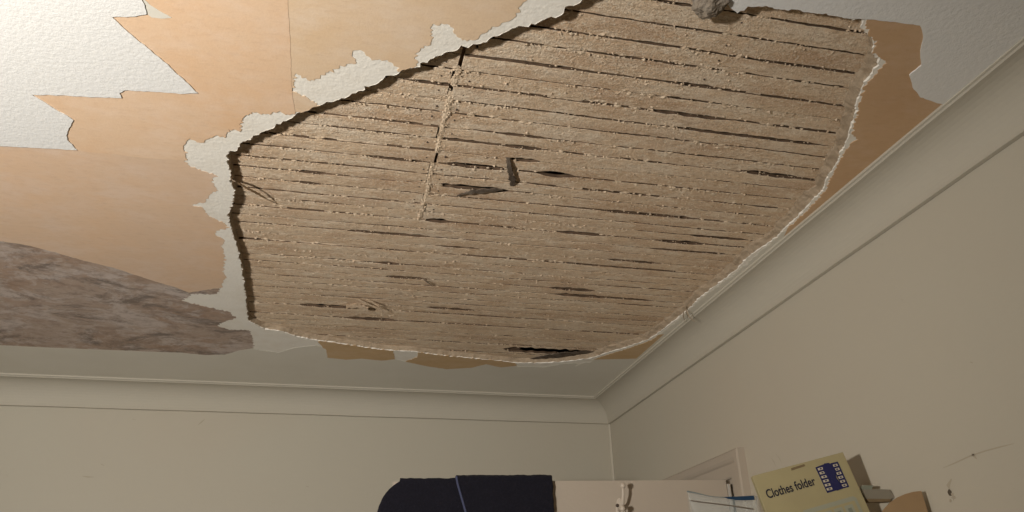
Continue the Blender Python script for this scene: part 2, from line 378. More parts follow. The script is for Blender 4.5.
# ---- broken plaster rim round the hole
PT = 0.0125                        # plaster thickness
n = len(hole2)
vs = []; fs = []
cen = sum(hole2, W((0, 0))) / n
RINGS = 5
def rim_width(p):
    right = min(1, max(0, (p.x - 0.40) / 0.15)) * min(1, max(0, (1.98 - p.y) / 0.05)) * min(1, max(0, (p.y - 0.66) / 0.04))
    back = min(1, max(0, (p.y - 1.85) / 0.1))
    corner = math.exp(-((p.x - 0.62) / 0.09) ** 2 - ((p.y - 1.86) / 0.10) ** 2)
    return 0.004 + 0.012 * right + 0.001 * back + 0.026 * corner
for i, p in enumerate(hole2):
    a, b = hole2[(i - 6) % n], hole2[(i + 6) % n]
    d = (b - a).normalized(); nn = W((-d.y, d.x))
    # hole orientation: make the normal point inwards
    q = p + nn * 0.01
    if not hasattr(rim_width, 's'):
        A = sum(hole2[k].x * hole2[(k + 1) % n].y - hole2[(k + 1) % n].x * hole2[k].y for k in range(n))
        rim_width.s = 1 if A > 0 else -1
    nn = nn * rim_width.s
    wd = rim_width(p)
    ps = sum((hole2[(i + q_) % n] for q_ in range(-5, 6)), W((0, 0))) / 11
    p0 = p
    for r in range(RINGS):
        p = p0 if r == 0 else (p0 * 0.6 + ps * 0.4 if r == 1 else ps)
        t = (0, 0.07, 0.35, 0.7, 1.0)[r]
        jit = 0.38 * noise.noise(Vector((p.x * 34, p.y * 34, r * 0.35))) + 0.16 * noise.noise(Vector((p.x * 120, p.y * 120, r * 0.6)))
        off = wd * (t + (jit * (0.2 if r == 1 else 1) if r else 0))
        zz = PT * (0, 0.12, 0.45, 0.75, 1)[r] + 0.0025 * (0 if r in (0, RINGS - 1) else noise.noise(Vector((p.x * 60, p.y * 60, 4 + r))))
        if r == RINGS - 1: zz = PT + 0.003
        vs.append((p.x + nn.x * off, p.y + nn.y * off, CEIL + zz - (0.0004 if r == 0 else 0)))
for i in range(n):
    j = (i + 1) % n
    for r in range(RINGS - 1):
        fs.append((i * RINGS + r, j * RINGS + r, j * RINGS + r + 1, i * RINGS + r + 1))
rim = obj('broken_plaster_edge', vs, fs, M_PLASTER, ceiling, fix=True)
rim['label'] = 'crumbly broken plaster edge round the hole'
rim.data.materials.append(M_CRUMB)
for k_, p in enumerate(rim.data.polygons): p.material_index = 0 if k_ % (RINGS - 1) == 0 else 1

# ---- laths
ZL = CEIL + PT                    # underside of the laths
PITCH = 0.0344
bounds = [0.575, 0.609, 0.643, 0.681, 0.718, 0.749, 0.787, 0.819, 0.852, 0.886, 0.917, 0.953, 0.984, 1.019, 1.054, 1.089, 1.121, 1.155, 1.190, 1.219, 1.251, 1.286, 1.317, 1.353]
bounds = [b * (H + PT) / H for b in bounds]
while bounds[-1] < 2.16: bounds.append(bounds[-1] + PITCH + rnd.uniform(-0.003, 0.003))
# dark open stretches of gap, traced from the picture: x0, y0, x1, y1, width (pixels)
DARK = [(415,80,452,88,3.2),(462,102,650,124,2),(500,135,545,141,3),(508,149,535,152,3.4),(440,144,478,149,2.6),(450,166,500,173,4.2),(512,160,536,164,4.5),(545,173,566,180,6),(440,196,505,190,5),
 (428,222,446,224,4),(680,82,712,89,3.6),(655,110,720,120,3),(680,127,815,144,3.4),(750,173,795,179,3.6),(325,131,420,136,2.4),(370,156,420,161,3.2),(298,170,325,174,3.4),
 (298,182,318,185,3),(350,231,425,237,2.4),(388,277,424,279,2.6),(565,232,600,235,2.6),(608,212,690,218,2.4),(610,260,660,263,2.6),(555,289,592,291,3),(560,295,605,297,3),(304,303,350,307,2.6),
 (505,354,592,352,5.5),(660,2,690,7,3),(640,22,720,38,2.4),(640,42,672,47,3),(770,28,855,36,2.2),(780,45,862,57,2.4),(760,60,835,72,2.4),(500,15,580,26,2.2),(560,14,640,24,2.4),(500,42,520,46,3),(505,60,545,66,2),
 (672,95,705,101,2.6),(690,238,745,240,2.6),(665,241,700,243,3),(650,252,720,256,2),(600,296,650,300,2),(470,230,510,231,2.4),(440,246,478,248,2.2),(380,262,400,263,2.6),(430,310,470,312,2.4),(350,320,390,322,2.2),(300,200,345,203,2),(330,140,330,140,2)]
holes = []
for x0, y0, x1, y1, wpx in DARK:
    a, b = cpt(x0, y0, H + PT), cpt(x1, y1, H + PT)
    mm = cpt((x0 + x1) / 2, (y0 + y1) / 2 + wpx, H + PT) - cpt((x0 + x1) / 2, (y0 + y1) / 2, H + PT)
    holes.append((min(a.x, b.x), max(a.x, b.x), (a.y + b.y) / 2, abs(mm.y)))
JX = 0.134
# outline test so laths only run a little past the hole edges
hx0, hx1 = min(p.x for p in hole2), max(p.x for p in hole2)
def span(y0, y1):
    X = []
    for yy in (y0 - 0.02, (y0 + y1) / 2, y1 + 0.02):
        for i in range(n):
            a, b = hole2[i], hole2[(i + 1) % n]
            if (a.y - yy) * (b.y - yy) <= 0 and a.y != b.y:
                X.append(a.x + (b.x - a.x) * (yy - a.y) / (b.y - a.y))
    if not X:
        return None
    return min(X) - 0.06, max(X) + 0.06
def edge_wave(x, k):
    return 0.0016 * noise.noise(Vector((x * 7, k * 3.1, 0))) + 0.0011 * noise.noise(Vector((x * 38, k * 7.7, 2))) + 0.0009 * noise.noise(Vector((x * 130, k * 1.7, 5)))
def gap_half(x, k, y):
    """half width of the gap at boundary k"""
    g = 0.0017 + 0.0013 * noise.noise(Vector((x * 5, k * 5.3, 9))) + 0.0011 * noise.noise(Vector((x * 95, k * 2.3, 4)))
    for a, b, yy, ww in holes:
        if abs(yy - y) < 0.017 and a - 0.02 < x < b + 0.02:
            e = min(1, max(0, (x - a + 0.02) / 0.03)) * min(1, max(0, (b + 0.02 - x) / 0.03))
            g = max(g, e * ww * 0.55 * (0.85 + 0.4 * noise.noise(Vector((x * 60, k, 3)))))
    return max(0.0004, g)
def lath(x0, x1, k, dz, lid):
    y0, y1 = bounds[k], bounds[k + 1]
    ns = max(3, int((x1 - x0) / 0.0055)); vs = []; fs = []
    for i in range(ns + 1):
        x = x0 + (x1 - x0) * i / ns
        xe = x + (0.003 * noise.noise(Vector((k * 2.2, i, lid))) if i in (0, ns) else 0)
        ya = y0 + edge_wave(x, k) + gap_half(x, k, y0); yb = y1 + edge_wave(x, k + 1) - gap_half(x, k + 1, y1)
        z = ZL + dz + 0.0012 * noise.noise(Vector((x * 4, k * 1.9, 7)))
        c = 0.0007
        prof = [(ya, z + 0.007), (ya, z + c), (ya + c, z + 0.0003), (ya * 0.66 + yb * 0.34, z + 0.0005 * noise.noise(Vector((x * 60, k, 1)))), (ya * 0.34 + yb * 0.66, z + 0.0005 * noise.noise(Vector((x * 60, k, 8)))), (yb - c, z + 0.0003), (yb, z + c), (yb, z + 0.007)]
        for (yy, zz) in prof: vs.append((xe, yy, zz))
    m8 = 8
    for i in range(ns):
        for j in range(m8): fs.append((i * m8 + j, i * m8 + (j + 1) % m8, (i + 1) * m8 + (j + 1) % m8, (i + 1) * m8 + j))
    fs += [tuple(range(m8)), tuple(range(ns * m8, ns * m8 + m8))]
    o = obj('lath', vs, fs, M_LATH, ceiling, fix=True)
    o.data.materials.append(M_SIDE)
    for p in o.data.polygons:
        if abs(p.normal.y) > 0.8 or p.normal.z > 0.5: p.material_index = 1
    return o
nails = MB(); spans = {}
JOISTS = [-0.212, 0.134, 0.480, 0.826]
for k in range(len(bounds) - 1):
    s = span(bounds[k], bounds[k + 1])
    if not s: continue
    x0, x1 = s; spans[k] = s
    yc = (bounds[k] + bounds[k + 1]) / 2
    dz = rnd.uniform(-0.0008, 0.0012)
    if yc < 1.24 and x0 < JX - 0.05:
        jx = JX + rnd.uniform(-0.006, 0.006)
        lath(x0, jx - 0.0015 - rnd.uniform(0, 0.002), k, dz, 1)
        lath(jx + 0.0015 + rnd.uniform(0, 0.002), x1, k, rnd.uniform(-0.0008, 0.0012), 2)
    else:
        lath(x0, x1, k, dz, 1)
    for jx in JOISTS:
        if not (x0 + 0.06 < jx < x1 - 0.06): continue
        offs = (-0.017, 0.017) if (jx == 0.134 and yc < 1.24) else (0,)
        for o_ in offs:
            if (o_ == 0 and (rnd.random() < 0.35 or yc > 0.9)): continue
            c = Vector((jx + o_ + rnd.uniform(-0.004, 0.004), yc + rnd.uniform(-0.006, 0.006), ZL + dz))
            r = rnd.uniform(0.0011, 0.0017)
            nails.prism([c + Vector((r * math.cos(a * math.pi / 4), r * math.sin(a * math.pi / 4), -0.0008)) for a in range(8)], (0, 0, 0.006))
nails.build('lath_nails', M_NAIL, ceiling, kind='stuff')
# joists, and a dark lid added to keep light out above the laths
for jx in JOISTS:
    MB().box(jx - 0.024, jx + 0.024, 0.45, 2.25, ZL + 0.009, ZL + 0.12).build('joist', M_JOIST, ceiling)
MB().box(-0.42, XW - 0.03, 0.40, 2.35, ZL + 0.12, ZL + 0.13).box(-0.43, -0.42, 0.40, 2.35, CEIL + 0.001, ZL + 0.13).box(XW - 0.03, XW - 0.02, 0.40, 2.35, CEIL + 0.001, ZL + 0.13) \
    .box(-0.43, XW - 0.02, 0.39, 0.40, CEIL + 0.001, ZL + 0.13).box(-0.43, XW - 0.02, 2.35, 2.36, CEIL + 0.001, ZL + 0.13).build('void_lid', M_VOID, ceiling)

# ---- plaster squeezed into the gaps, and crumbs
res = MB()
def filled(x, k, y):
    for a, b, yy, ww in holes:
        if abs(yy - y) < 0.017 and a - 0.004 < x < b + 0.004: return False
    t = 0.20 if y < 1.0 else (0.08 if y < 1.3 else -0.06)
    return noise.noise(Vector((x * 9, k * 4.4, 3))) + 0.5 * noise.noise(Vector((x * 40, k * 2.4, 6))) > t
for k in range(1, len(bounds) - 1):
    if k not in spans: continue
    y = bounds[k]; x0, x1 = spans[k]
    ns = int((x1 - x0) / 0.006); prev = None
    for i in range(ns):
        x = x0 + (x1 - x0) * i / ns
        if not filled(x, k, y): prev = None; continue
        yc = y + edge_wave(x, k)
        z = ZL + 0.0016 + 0.0016 * noise.noise(Vector((x * 110, k * 9.1, 0)))
        n0 = len(res.v)
        res.v += [Vector((x, yc - 0.0045, z + 0.003)), Vector((x, yc - 0.001, z)), Vector((x, yc + 0.0015, z)), Vector((x, yc + 0.0045, z + 0.003))]
        if prev is not None:
            for j in range(3): res.f.append((prev + j, prev + j + 1, n0 + j + 1, n0 + j))
        prev = n0
def crumb(c, r):
    vs = [c + Vector((d[0] * r * rnd.uniform(0.6, 1.4), d[1] * r * rnd.uniform(0.6, 1.3), d[2] * r * rnd.uniform(0.4, 0.9))) for d in ((1,0,0),(0,1,0),(-1,0,0),(0,-1,0),(0,0,1),(0,0,-1))]
    res.add(vs, [(0,1,4),(1,2,4),(2,3,4),(3,0,4),(1,0,5),(2,1,5),(3,2,5),(0,3,5)])
ks = list(spans)
for _ in range(9000):
    k = rnd.choice(ks); x0, x1 = spans[k]
    x = rnd.uniform(x0, x1); y = bounds[k] + edge_wave(x, k) + rnd.gauss(0, 0.0035)
    if rnd.random() < 0.12: y = rnd.uniform(bounds[k], bounds[k + 1])
    if noise.noise(Vector((x * 8, y * 20, 1))) < -0.12: continue
    crumb(Vector((x, y, ZL - 0.0002)), rnd.choice((0.5, 0.7, 1, 1, 1.4)) * rnd.uniform(0.0008, 0.0022))
for _ in range(2600):
    k = rnd.choice(ks); x0, x1 = spans[k]
    x = rnd.uniform(x0, x1); y = bounds[k] + edge_wave(x, k) + rnd.gauss(0, 0.004)
    if noise.noise(Vector((x * 6, y * 14, 11))) < -0.02: continue
    if any(a < x < b and abs(yy - bounds[k]) < 0.017 for a, b, yy, ww in holes): continue
    rr = rnd.uniform(0.0018, 0.0048); nv = 7; ph = rnd.random() * 6
    rim_ = [Vector((x + rr * 1.5 * rnd.uniform(0.6, 1.2) * math.cos(ph + q * 2 * math.pi / nv), y + rr * rnd.uniform(0.6, 1.2) * math.sin(ph + q * 2 * math.pi / nv), ZL + 0.0012)) for q in range(nv)]
    res.add(rim_ + [Vector((x, y, ZL - rnd.uniform(0.0002, 0.0012)))], [(q, (q + 1) % nv, nv) for q in range(nv)])
# plaster band along the lath joint
prev = None
for i in range(150):
    y = 0.83 + 0.44 * i / 149
    if 1.045 < y < 1.07 or 0.87 < y < 0.88: prev = None; continue
    x = JX + 0.004 * noise.noise(Vector((y * 14, 0, 0))); wd = 0.0048 + 0.0035 * noise.noise(Vector((y * 60, 4, 0)))
    z = ZL - 0.0006 + 0.0012 * noise.noise(Vector((y * 140, 1, 0))); n0 = len(res.v)
    res.v += [Vector((x - wd, y, ZL + 0.001)), Vector((x - wd * 0.4, y, z + 0.0004)), Vector((x + wd * 0.4, y, z + 0.0004)), Vector((x + wd, y, ZL + 0.001))]
    if prev is not None:
        for j in range(3): res.f.append((prev + j, prev + j + 1, n0 + j + 1, n0 + j))
    prev = n0
for _ in range(260):
    y = rnd.uniform(0.83, 1.27)
    if 1.04 < y < 1.075: continue
    x = JX + 0.004 * noise.noise(Vector((y * 14, 0, 0))) + rnd.gauss(0, 0.003)
    crumb(Vector((x, y, ZL - 0.0004)), rnd.uniform(0.001, 0.0025))
res.build('plaster_residue', M_RES, ceiling, kind='stuff')

# ---- hanging scraps and painted-in gap shade in the hole
def strip(name, pts, widths, mat, label, thick=0.0012):
    vs = []; fs = []
    P2 = []; W2 = []
    for i in range(len(pts) - 1):
        for j in range(6):
            t = j / 6; P2.append(Vector(pts[i]).lerp(Vector(pts[i + 1]), t)); W2.append(Vector(widths[i]).lerp(Vector(widths[i + 1]), t) * (1 + 0.45 * rj.uniform(-1, 1)))
    P2.append(Vector(pts[-1])); W2.append(Vector(widths[-1])); pts, widths = P2, W2
    for p, wv in zip(pts, widths):
        p = Vector(p); wv = Vector(wv)
        vs += [p - wv, p + wv, p + wv + Vector((0, 0, thick)), p - wv + Vector((0, 0, thick))]
    for i in range(len(pts) - 1):
        for j in range(4): fs.append((i * 4 + j, i * 4 + (j + 1) % 4, (i + 1) * 4 + (j + 1) % 4, (i + 1) * 4 + j))
    fs += [(0, 1, 2, 3), tuple(range((len(pts) - 1) * 4, len(pts) * 4))]
    o = obj(name, vs, fs, mat, ceiling, fix=True); o['label'] = label; return o
# curled paper scrap at the left rim
P = [cpt(x, y, H + dz) for x, y, dz in ((231,180,0.002),(238,183,-0.004),(246,188,-0.007),(256,193,-0.004),(266,199,0.004),(277,204,0.011))]
strip('paper_scrap', P, [(0.002, 0.008, 0.002), (0.002, 0.009, 0.004), (0.002, 0.008, 0.005), (0.002, 0.006, 0.004), (0.001, 0.004, 0.002), (0.0005, 0.0015, 0)], M_CRUMB, 'curled scrap of paper at the left rim')
# dark strip dangling in the middle
P = [cpt(x, y, H + dz) for x, y, dz in ((508,158,0.011),(509,166,0.007),(511,175,0.005),(513,182,0.007),(512,186,0.011))]
strip('dangling_strip', P, [(0.003, 0, 0), (0.0035, 0, 0), (0.004, 0, 0.001), (0.006, 0, 0.001), (0.003, 0, 0)], M_SOOT_SHADE, 'dark sooty strip dangling between laths', 0.002)
P = [cpt(x, y, H + dz) for x, y, dz in ((457,196,0.010),(470,192.5,0.008),(487,191,0.008),(503,190,0.010))]  # dark sheet laid where the gap is open and shaded
strip('gap_shade_patch', P, [(0, 0.002, 0), (0, 0.006, 0), (0, 0.006, 0), (0, 0.002, 0)], M_SOOT_SHADE, 'dark patch painted in for a shaded open gap', 0.0015)
P = [cpt(x, y, H + dz) for x, y, dz in ((424,280,0.010),(428,283,0.003),(431,285,0.009))]
strip('dangling_strip', P, [(0.002, 0.003, 0), (0.004, 0.004, 0), (0.002, 0.003, 0)], M_SOOT_SHADE, 'small dark shred dangling from a lath', 0.002)
# splintered lath flap
P = [cpt(x, y, H + dz) for x, y, dz in ((346,307,0.009),(356,306,0.004),(368,309,0.000))]
strip('lath_splinter', P, [(0, 0.010, 0), (0, 0.013, 0), (0, 0.010, 0)], M_LATH, 'pale flap splintered off a lath')
for a, b in (((357,299),(378,309)), ((366,299.5),(381,306)), ((372,303),(387,312))):
    P = [cpt(*a, H + 0.009), cpt((a[0] + b[0]) / 2, (a[1] + b[1]) / 2, H + 0.004), cpt(*b, H + 0.002)]
    strip('lath_splinter', P, [(0, 0.002, 0), (0.001, 0.0045, 0), (0, 0.003, 0)], M_LATH, 'thin pale splinter of lath')
# dark strip painted in for the shaded void at the back rim
P = [cpt(x, y, H + dz) for x, y, dz in ((528,359.5,0.011),(545,357,0.008),(562,355,0.007),(580,353,0.008),(593,352,0.011))]
strip('gap_shade_patch', P, [(0, 0.004, 0), (0, 0.016, 0), (0, 0.018, 0), (0, 0.014, 0), (0, 0.004, 0)], M_SOOT_SHADE, 'dark strip painted in for the shaded void at the back rim')
# lump of plaster clinging at the front rim
bm = bmesh.new(); bmesh.ops.create_icosphere(bm, subdivisions=4, radius=1)
c = cpt(712, 0, H + 0.002)
for v in bm.verts:
    d = v.co.copy(); f_ = 1 + 0.35 * noise.noise(d * 1.6 + Vector((3, 1, 0))) + 0.15 * noise.noise(d * 5)
    v.co = c + Vector((d.x * 0.021, d.y * 0.026, d.z * 0.014)) * f_
me = bpy.data.meshes.new('plaster_lump'); bm.to_mesh(me); bm.free()
m = Mat('grey_mortar', (0.27, 0.23, 0.185), 0.98); m.mix(m.ramp(m.noise(60, 4), 0.4, 0.7), (0.26, 0.21, 0.16)); m.bump(m.noise(220, 4), 0.003)
link('plaster_lump', me, m.m, ceiling)['label'] = 'grey lump of old mortar at the front rim'
# fibres hanging past the coving
hair = MB()
for a, b in (((684,306),(685,322)), ((686,309),(695,322))):
    p = cpt(*a, H - 0.001); q = on_x(b[0], b[1], XW - COV - 0.004)
    hair.tube([p, (p + q) / 2 + Vector((-0.004, 0, -0.004)), q], [0.0016, 0.0013, 0.0005], 5)
hair.build('plaster_fibres', M_CRUMB, ceiling, kind='stuff')

# ------------------------------------------------------------------ doorway on the right wall
# jamb lining
trim = MB().box(XW - 0.004, XW + 0.104, DY0, DY0 + 0.012, 0, DZ).box(XW - 0.004, XW + 0.104, DY1 - 0.012, DY1, 0, DZ).box(XW - 0.004, XW + 0.104, DY0, DY1, DZ - 0.012, DZ) \
    .box(XW + 0.035, XW + 0.05, DY0 + 0.012, DY0 + 0.022, 0, DZ).box(XW + 0.035, XW + 0.05, DY0 + 0.012, DY1 - 0.012, DZ - 0.024, DZ - 0.012).build('trim_4', M_WHITE, kind='structure')
# architrave, mitred: (distance from opening edge, proud)
AP = [(0.0, 0.0), (0.0, 0.010), (0.003, 0.012), (0.030, 0.013), (0.034, 0.017), (0.040, 0.020), (0.054, 0.020), (0.058, 0.017), (0.059, 0.0)]
vs = []; fs = []
e = 0.001
for sy, sz, y, z in ((-1, 0, DY0 + e, 0), (-1, 1, DY0 + e, DZ - e), (0.25, 1, DY1 - e, DZ - e), (0.25, 0, DY1 - e, 0)):
    for a, b in AP: vs.append((XW - b, y + sy * a, z + sz * a))
na = len(AP)
for i in range(3):
    for j in range(na - 1): fs.append((i * na + j, i * na + j + 1, (i + 1) * na + j + 1, (i + 1) * na + j))
obj('trim_5', vs, fs, M_WHITE, fix=True, kind='structure')

# door leaf, opened a little past square; u runs from the hinge, v is out of the face towards the camera
ANG = math.radians(6)
HINGE = Vector((0.896, 1.654, 0))
DU = Vector((-math.cos(ANG), math.sin(ANG), 0)); DV = Vector((-math.sin(ANG), -math.cos(ANG), 0))
def D(u, v, z): return HINGE + DU * u + DV * v + Vector((0, 0, z))
DM = Matrix(((DU.x, DV.x, 0, HINGE.x), (DU.y, DV.y, 0, HINGE.y), (0, 0, 1, 0), (0, 0, 0, 1)))
DTOP = EYE.z + 0.2895
DW, DT = 0.758, 0.036
door = MB().box(0, DW, -DT + 0.006, -0.006, 0.01, DTOP, DM).build('door_1', M_WHITE, kind='structure')
fr = 0.1
for nm, bx_ in (('stile', (0, fr, 0.01, DTOP)), ('stile', (DW - fr, DW, 0.01, DTOP)), ('rail', (fr, DW - fr, DTOP - 0.115, DTOP)), ('rail', (fr, DW - fr, 0.01, 0.21)), ('rail', (fr, DW - fr, 0.85, 1.02))):
    MB().box(bx_[0], bx_[1], -0.0065, 0.0, bx_[2], bx_[3], DM).build(nm, M_WHITE, door)
for z0, z1 in ((0.24, 0.82), (1.05, DTOP - 0.145)):
    MB().box(fr + 0.03, DW - fr - 0.03, -0.0065, -0.003, z0, z1, DM).build('panel', M_WHITE, door, bevel=0.002)
M_STEEL = plain('bright_steel', (0.75, 0.73, 0.68), 0.3); M_STEEL.node_tree.nodes['Principled BSDF'].inputs['Metallic'].default_value = 0.8
for z in (1.905, 0.25):
    h = MB()
    a = D(-0.004, 0.003, z); h.tube([a, a + Vector((0, 0, 0.075))], 0.0042, 8)
    h.build('hinge', M_STEEL, door)
hd = MB(); hd.tube([D(DW - 0.06, 0, 0.98), D(DW - 0.06, 0.045, 0.98)], 0.009, 10); hd.ball(D(DW - 0.06, 0.055, 0.98), 0.024, 12)
hd.build('handle', M_STEEL, door, smooth=True)

# double coat hook
root = bpy.data.objects.new('coat_hook', None); COL.objects.link(root)
root['label'] = 'white ball-tipped double coat hook screwed to the open door'; root['category'] = 'hook'
HU = 0.256
ballp = on_plane(622.8, 485.7, D(0, 0.040, 0), DV)
low = on_plane(622.5, 508.5, D(0, 0.042, 0), DV)
ub = (ballp - HINGE).dot(DU); zb = ballp.z; ul = (low - HINGE).dot(DU); zl = low.z
root.location = D(ub, 0, zb - 0.055)
def rel(o):
    o.parent = root; o.matrix_parent_inverse = Matrix.Translation(-Vector(root.location)); return o
M_HOOK = plain('white_enamel', (0.56, 0.49, 0.41), 0.35)
pl = MB()
pl.prism([D(ub + 0.010 * math.cos(t) , 0, zb - 0.050 + 0.030 * math.sin(t)) for t in [k * math.pi / 8 for k in range(16)]], DV * 0.004)
rel(pl.build('backplate', M_HOOK, bevel=0.001))
a = MB(); a.tube([D(ub + 0.001, 0.003, zb - 0.046), D(ub, 0.016, zb - 0.044), D(ub, 0.029, zb - 0.034), D(ub, 0.037, zb - 0.018), D(ub, 0.040, zb)], [0.005, 0.0042, 0.0034, 0.003, 0.003], 10)
rel(a.build('prong', M_HOOK, smooth=True))
a = MB(); a.tube([D(ub, 0.003, zb - 0.058), D(ub, 0.020, zb - 0.066), D(ul, 0.036, zl - 0.010), D(ul, 0.042, zl)], [0.005, 0.0042, 0.0036, 0.003], 10)
rel(a.build('prong', M_HOOK, smooth=True))
for c in (D(ub, 0.040, zb), D(ul, 0.042, zl)):
    rel(MB().ball(c, 0.0062, 12).build('ball_tip', M_HOOK, smooth=True))
for s_ in (1, -1):
    c = D(ub + 0.0025 + 0.004 * s_, 0.004, zb - 0.037 if s_ > 0 else zb - 0.072)
    rel(MB().ball(c, 0.004, 8).build('screw_head', M_NAIL))

# ------------------------------------------------------------------ navy towel over the door
m = Mat('navy_terry', (0.008, 0.0075, 0.014), 1.0)
m.mix(m.ramp(m.noise(220, 3), 0.45, 0.75), (0.017, 0.016, 0.027), 0.6); m.bump(m.noise(420, 3, 0.7), 0.004, 0.9)
m.b.inputs['Sheen Weight'].default_value = 0.04
M_NAVY = m.m
M_BLUE = plain('blue_trim', (0.06, 0.068, 0.125), 0.8)
troot = bpy.data.objects.new('towel', None); COL.objects.link(troot)
troot['label'] = 'dark navy terry towel folded over the top of the open door'; troot['category'] = 'towel'
troot.location = D(0.58, 0, DTOP)
def trel(o):
    o.parent = troot; o.matrix_parent_inverse = Matrix.Translation(-Vector(troot.location)); return o
def drape(u0f, u1f, gap, thick, front, back, seed, name):
    # path over the door top: parameter s = arc length; returns (v, z, depth below top)
    hv = DT / 2
    path = []
    N1 = 70
    for i in range(N1, 0, -1):
        dpt = front * (i / N1) ** 1.6; path.append((gap, DTOP - dpt, dpt))
    for i in range(9):
        t = math.pi * i / 8
        path.append((-hv + (hv + gap) * math.cos(t), DTOP + 0.001 + gap * math.sin(t), 0))
    for i in range(1, 14):
        dpt = back * i / 13; path.append((-DT - gap, DTOP - dpt, dpt))
    NU = 60
    vs = []; fs = []
    for layer in (0, 1):
        for v, z, dpt in path:
            a, b = u0f(dpt), u1f(dpt)
            for k in range(NU + 1):
                u = a + (b - a) * k / NU
                off = thick * layer
                vv = v + (off if v > -DT / 2 else -off); zz = z + (off if dpt == 0 else 0)
                q = Vector((u * 60, dpt * 60 + v * 30, seed))
                fold = 0.004 * noise.noise(Vector((u * 9, dpt * 3, seed))) * min(1, dpt / 0.05)
                if layer: 
                    j = 0.0011 * noise.noise(q * 3.3) + 0.0010 * noise.noise(q)
                    vv += (j + abs(fold)) * (1 if v > -DT / 2 else -1); zz += j * (1 if dpt == 0 else 0)
                ju = 0.0012 * noise.noise(q * 2.1 + Vector((0, 0, 3))) if k in (0, NU) else 0
                vs.append(D(u + ju, vv, zz))
    R_, C_ = len(path), NU + 1
    for layer in (0, 1):
        o = layer * R_ * C_
        for i in range(R_ - 1):
            for k in range(C_ - 1): fs.append((o + i * C_ + k, o + i * C_ + k + 1, o + (i + 1) * C_ + k + 1, o + (i + 1) * C_ + k))
    o = R_ * C_
    for i in range(R_ - 1):
        for k in (0, C_ - 1): fs.append((i * C_ + k, (i + 1) * C_ + k, o + (i + 1) * C_ + k, o + i * C_ + k))
    for k in range(C_ - 1):
        for i in (0, R_ - 1): fs.append((i * C_ + k, i * C_ + k + 1, o + i * C_ + k + 1, o + i * C_ + k))
    return trel(obj(name, vs, fs, M_NAVY, fix=True, smooth=True))
L1 = lambda d: 0.742 + 0.052 * (1 - math.exp(-d / 0.030))
drape(lambda d: 0.44, L1, 0.0015, 0.0045, 0.55, 0.5, 1, 'under_fold')
E0 = lambda d: 0.620 - 0.30 * min(d, 0.30)
drape(lambda d: 0.4065, E0, 0.0075, 0.0055, 0.50, 0.45, 2, 'top_fold')
tr_ = MB()
tr_.tube([D(E0(d), 0.0145, DTOP - d + (0.008 if d == 0 else 0.002)) for d in (0, 0.01, 0.02, 0.04, 0.06, 0.08, 0.12, 0.2, 0.3, 0.45)], 0.0026, 6)
trel(tr_.build('edge_trim', M_BLUE))['label'] = 'pale blue edge binding'

# ------------------------------------------------------------------ shelf below the frame and the things on it
SZ = 1.700
sroot = bpy.data.objects.new('wall_shelf', None); COL.objects.link(sroot); sroot.location = (XW, 1.2, SZ)
sroot['label'] = 'narrow shelf on the right wall just below the picture, carrying the folder packet'; sroot['category'] = 'shelf'
def srel(o):
    o.parent = sroot; o.matrix_parent_inverse = Matrix.Translation(-Vector(sroot.location)); return o
M_PINE = plain('painted_shelf', (0.55, 0.46, 0.36), 0.6)
srel(MB().box(0.58, XW, 0.80, 1.54, SZ - 0.02, SZ).build('board', M_PINE, bevel=0.002))
for y in (0.95, 1.40):
    srel(MB().box(XW - 0.006, XW, y - 0.012, y + 0.012, SZ - 0.20, SZ - 0.02).box(0.68, XW, y - 0.012, y + 0.012, SZ - 0.026, SZ - 0.02).build('bracket', M_STEEL))

# --- clothes folder packet
yaw, lean = math.radians(-16), math.radians(3)
FN = Vector((math.sin(yaw) * math.cos(lean), -math.cos(yaw) * math.cos(lean), math.sin(lean)))
F0 = on_x(843, 452, 0.85)
def F(x, y, k=0.0): return on_plane(x, y, F0 + FN * k, FN)
TL, TR = F(752, 476), F(843, 452)
FU = (TR - TL).normalized(); FV = FU.cross(FN).normalized()
if FV.z > 0: FV = -FV            # FV runs down the packet
FWID = (TR - TL).length
FHT = 0.21
def G(u, v, k=0.0): return TL + FU * u + FV * v + FN * k
def guv(x, y):
    p = F(x, y) - TL; return p.dot(FU), p.dot(FV)
low_z = min(G(0, FHT).z, G(FWID, FHT).z)
FHT += (low_z - SZ) / max(0.2, -FV.z)     # rest the lowest corner on the shelf
froot = bpy.data.objects.new('folder_packet', None); COL.objects.link(froot)
froot['label'] = 'beige card packet printed Clothes folder, leaning by the right wall'; froot['category'] = 'packet'
lc = min((G(0, FHT), G(FWID, FHT)), key=lambda p: p.z); froot.location = lc
def frel(o):
    o.parent = froot; o.matrix_parent_inverse = Matrix.Translation(-Vector(froot.location)); return o
m = Mat('beige_card', (0.35, 0.30, 0.165), 0.6); m.mix(m.ramp(m.noise(30, 4), 0.45, 0.75), (0.31, 0.26, 0.145), 0.5)
M_CARD = m.m
M_INK = plain('navy_ink', (0.02, 0.02, 0.075), 0.6); M_INK2 = plain('black_ink', (0.02, 0.018, 0.03), 0.6)
M_CREAM = plain('cream_print', (0.50, 0.44, 0.33), 0.6)
M_SLOT = plain('tan_slot', (0.17, 0.12, 0.065), 0.8); M_GREEN = plain('grey_green_print', (0.30, 0.30, 0.225), 0.5); M_GREEN2 = plain('dark_green_print', (0.20, 0.21, 0.16), 0.5)
frel(MB().prism([G(0, 0), G(FWID, 0), G(FWID, FHT), G(0, FHT)], -FN * 0.012).build('card_body', M_CARD, bevel=0.001))
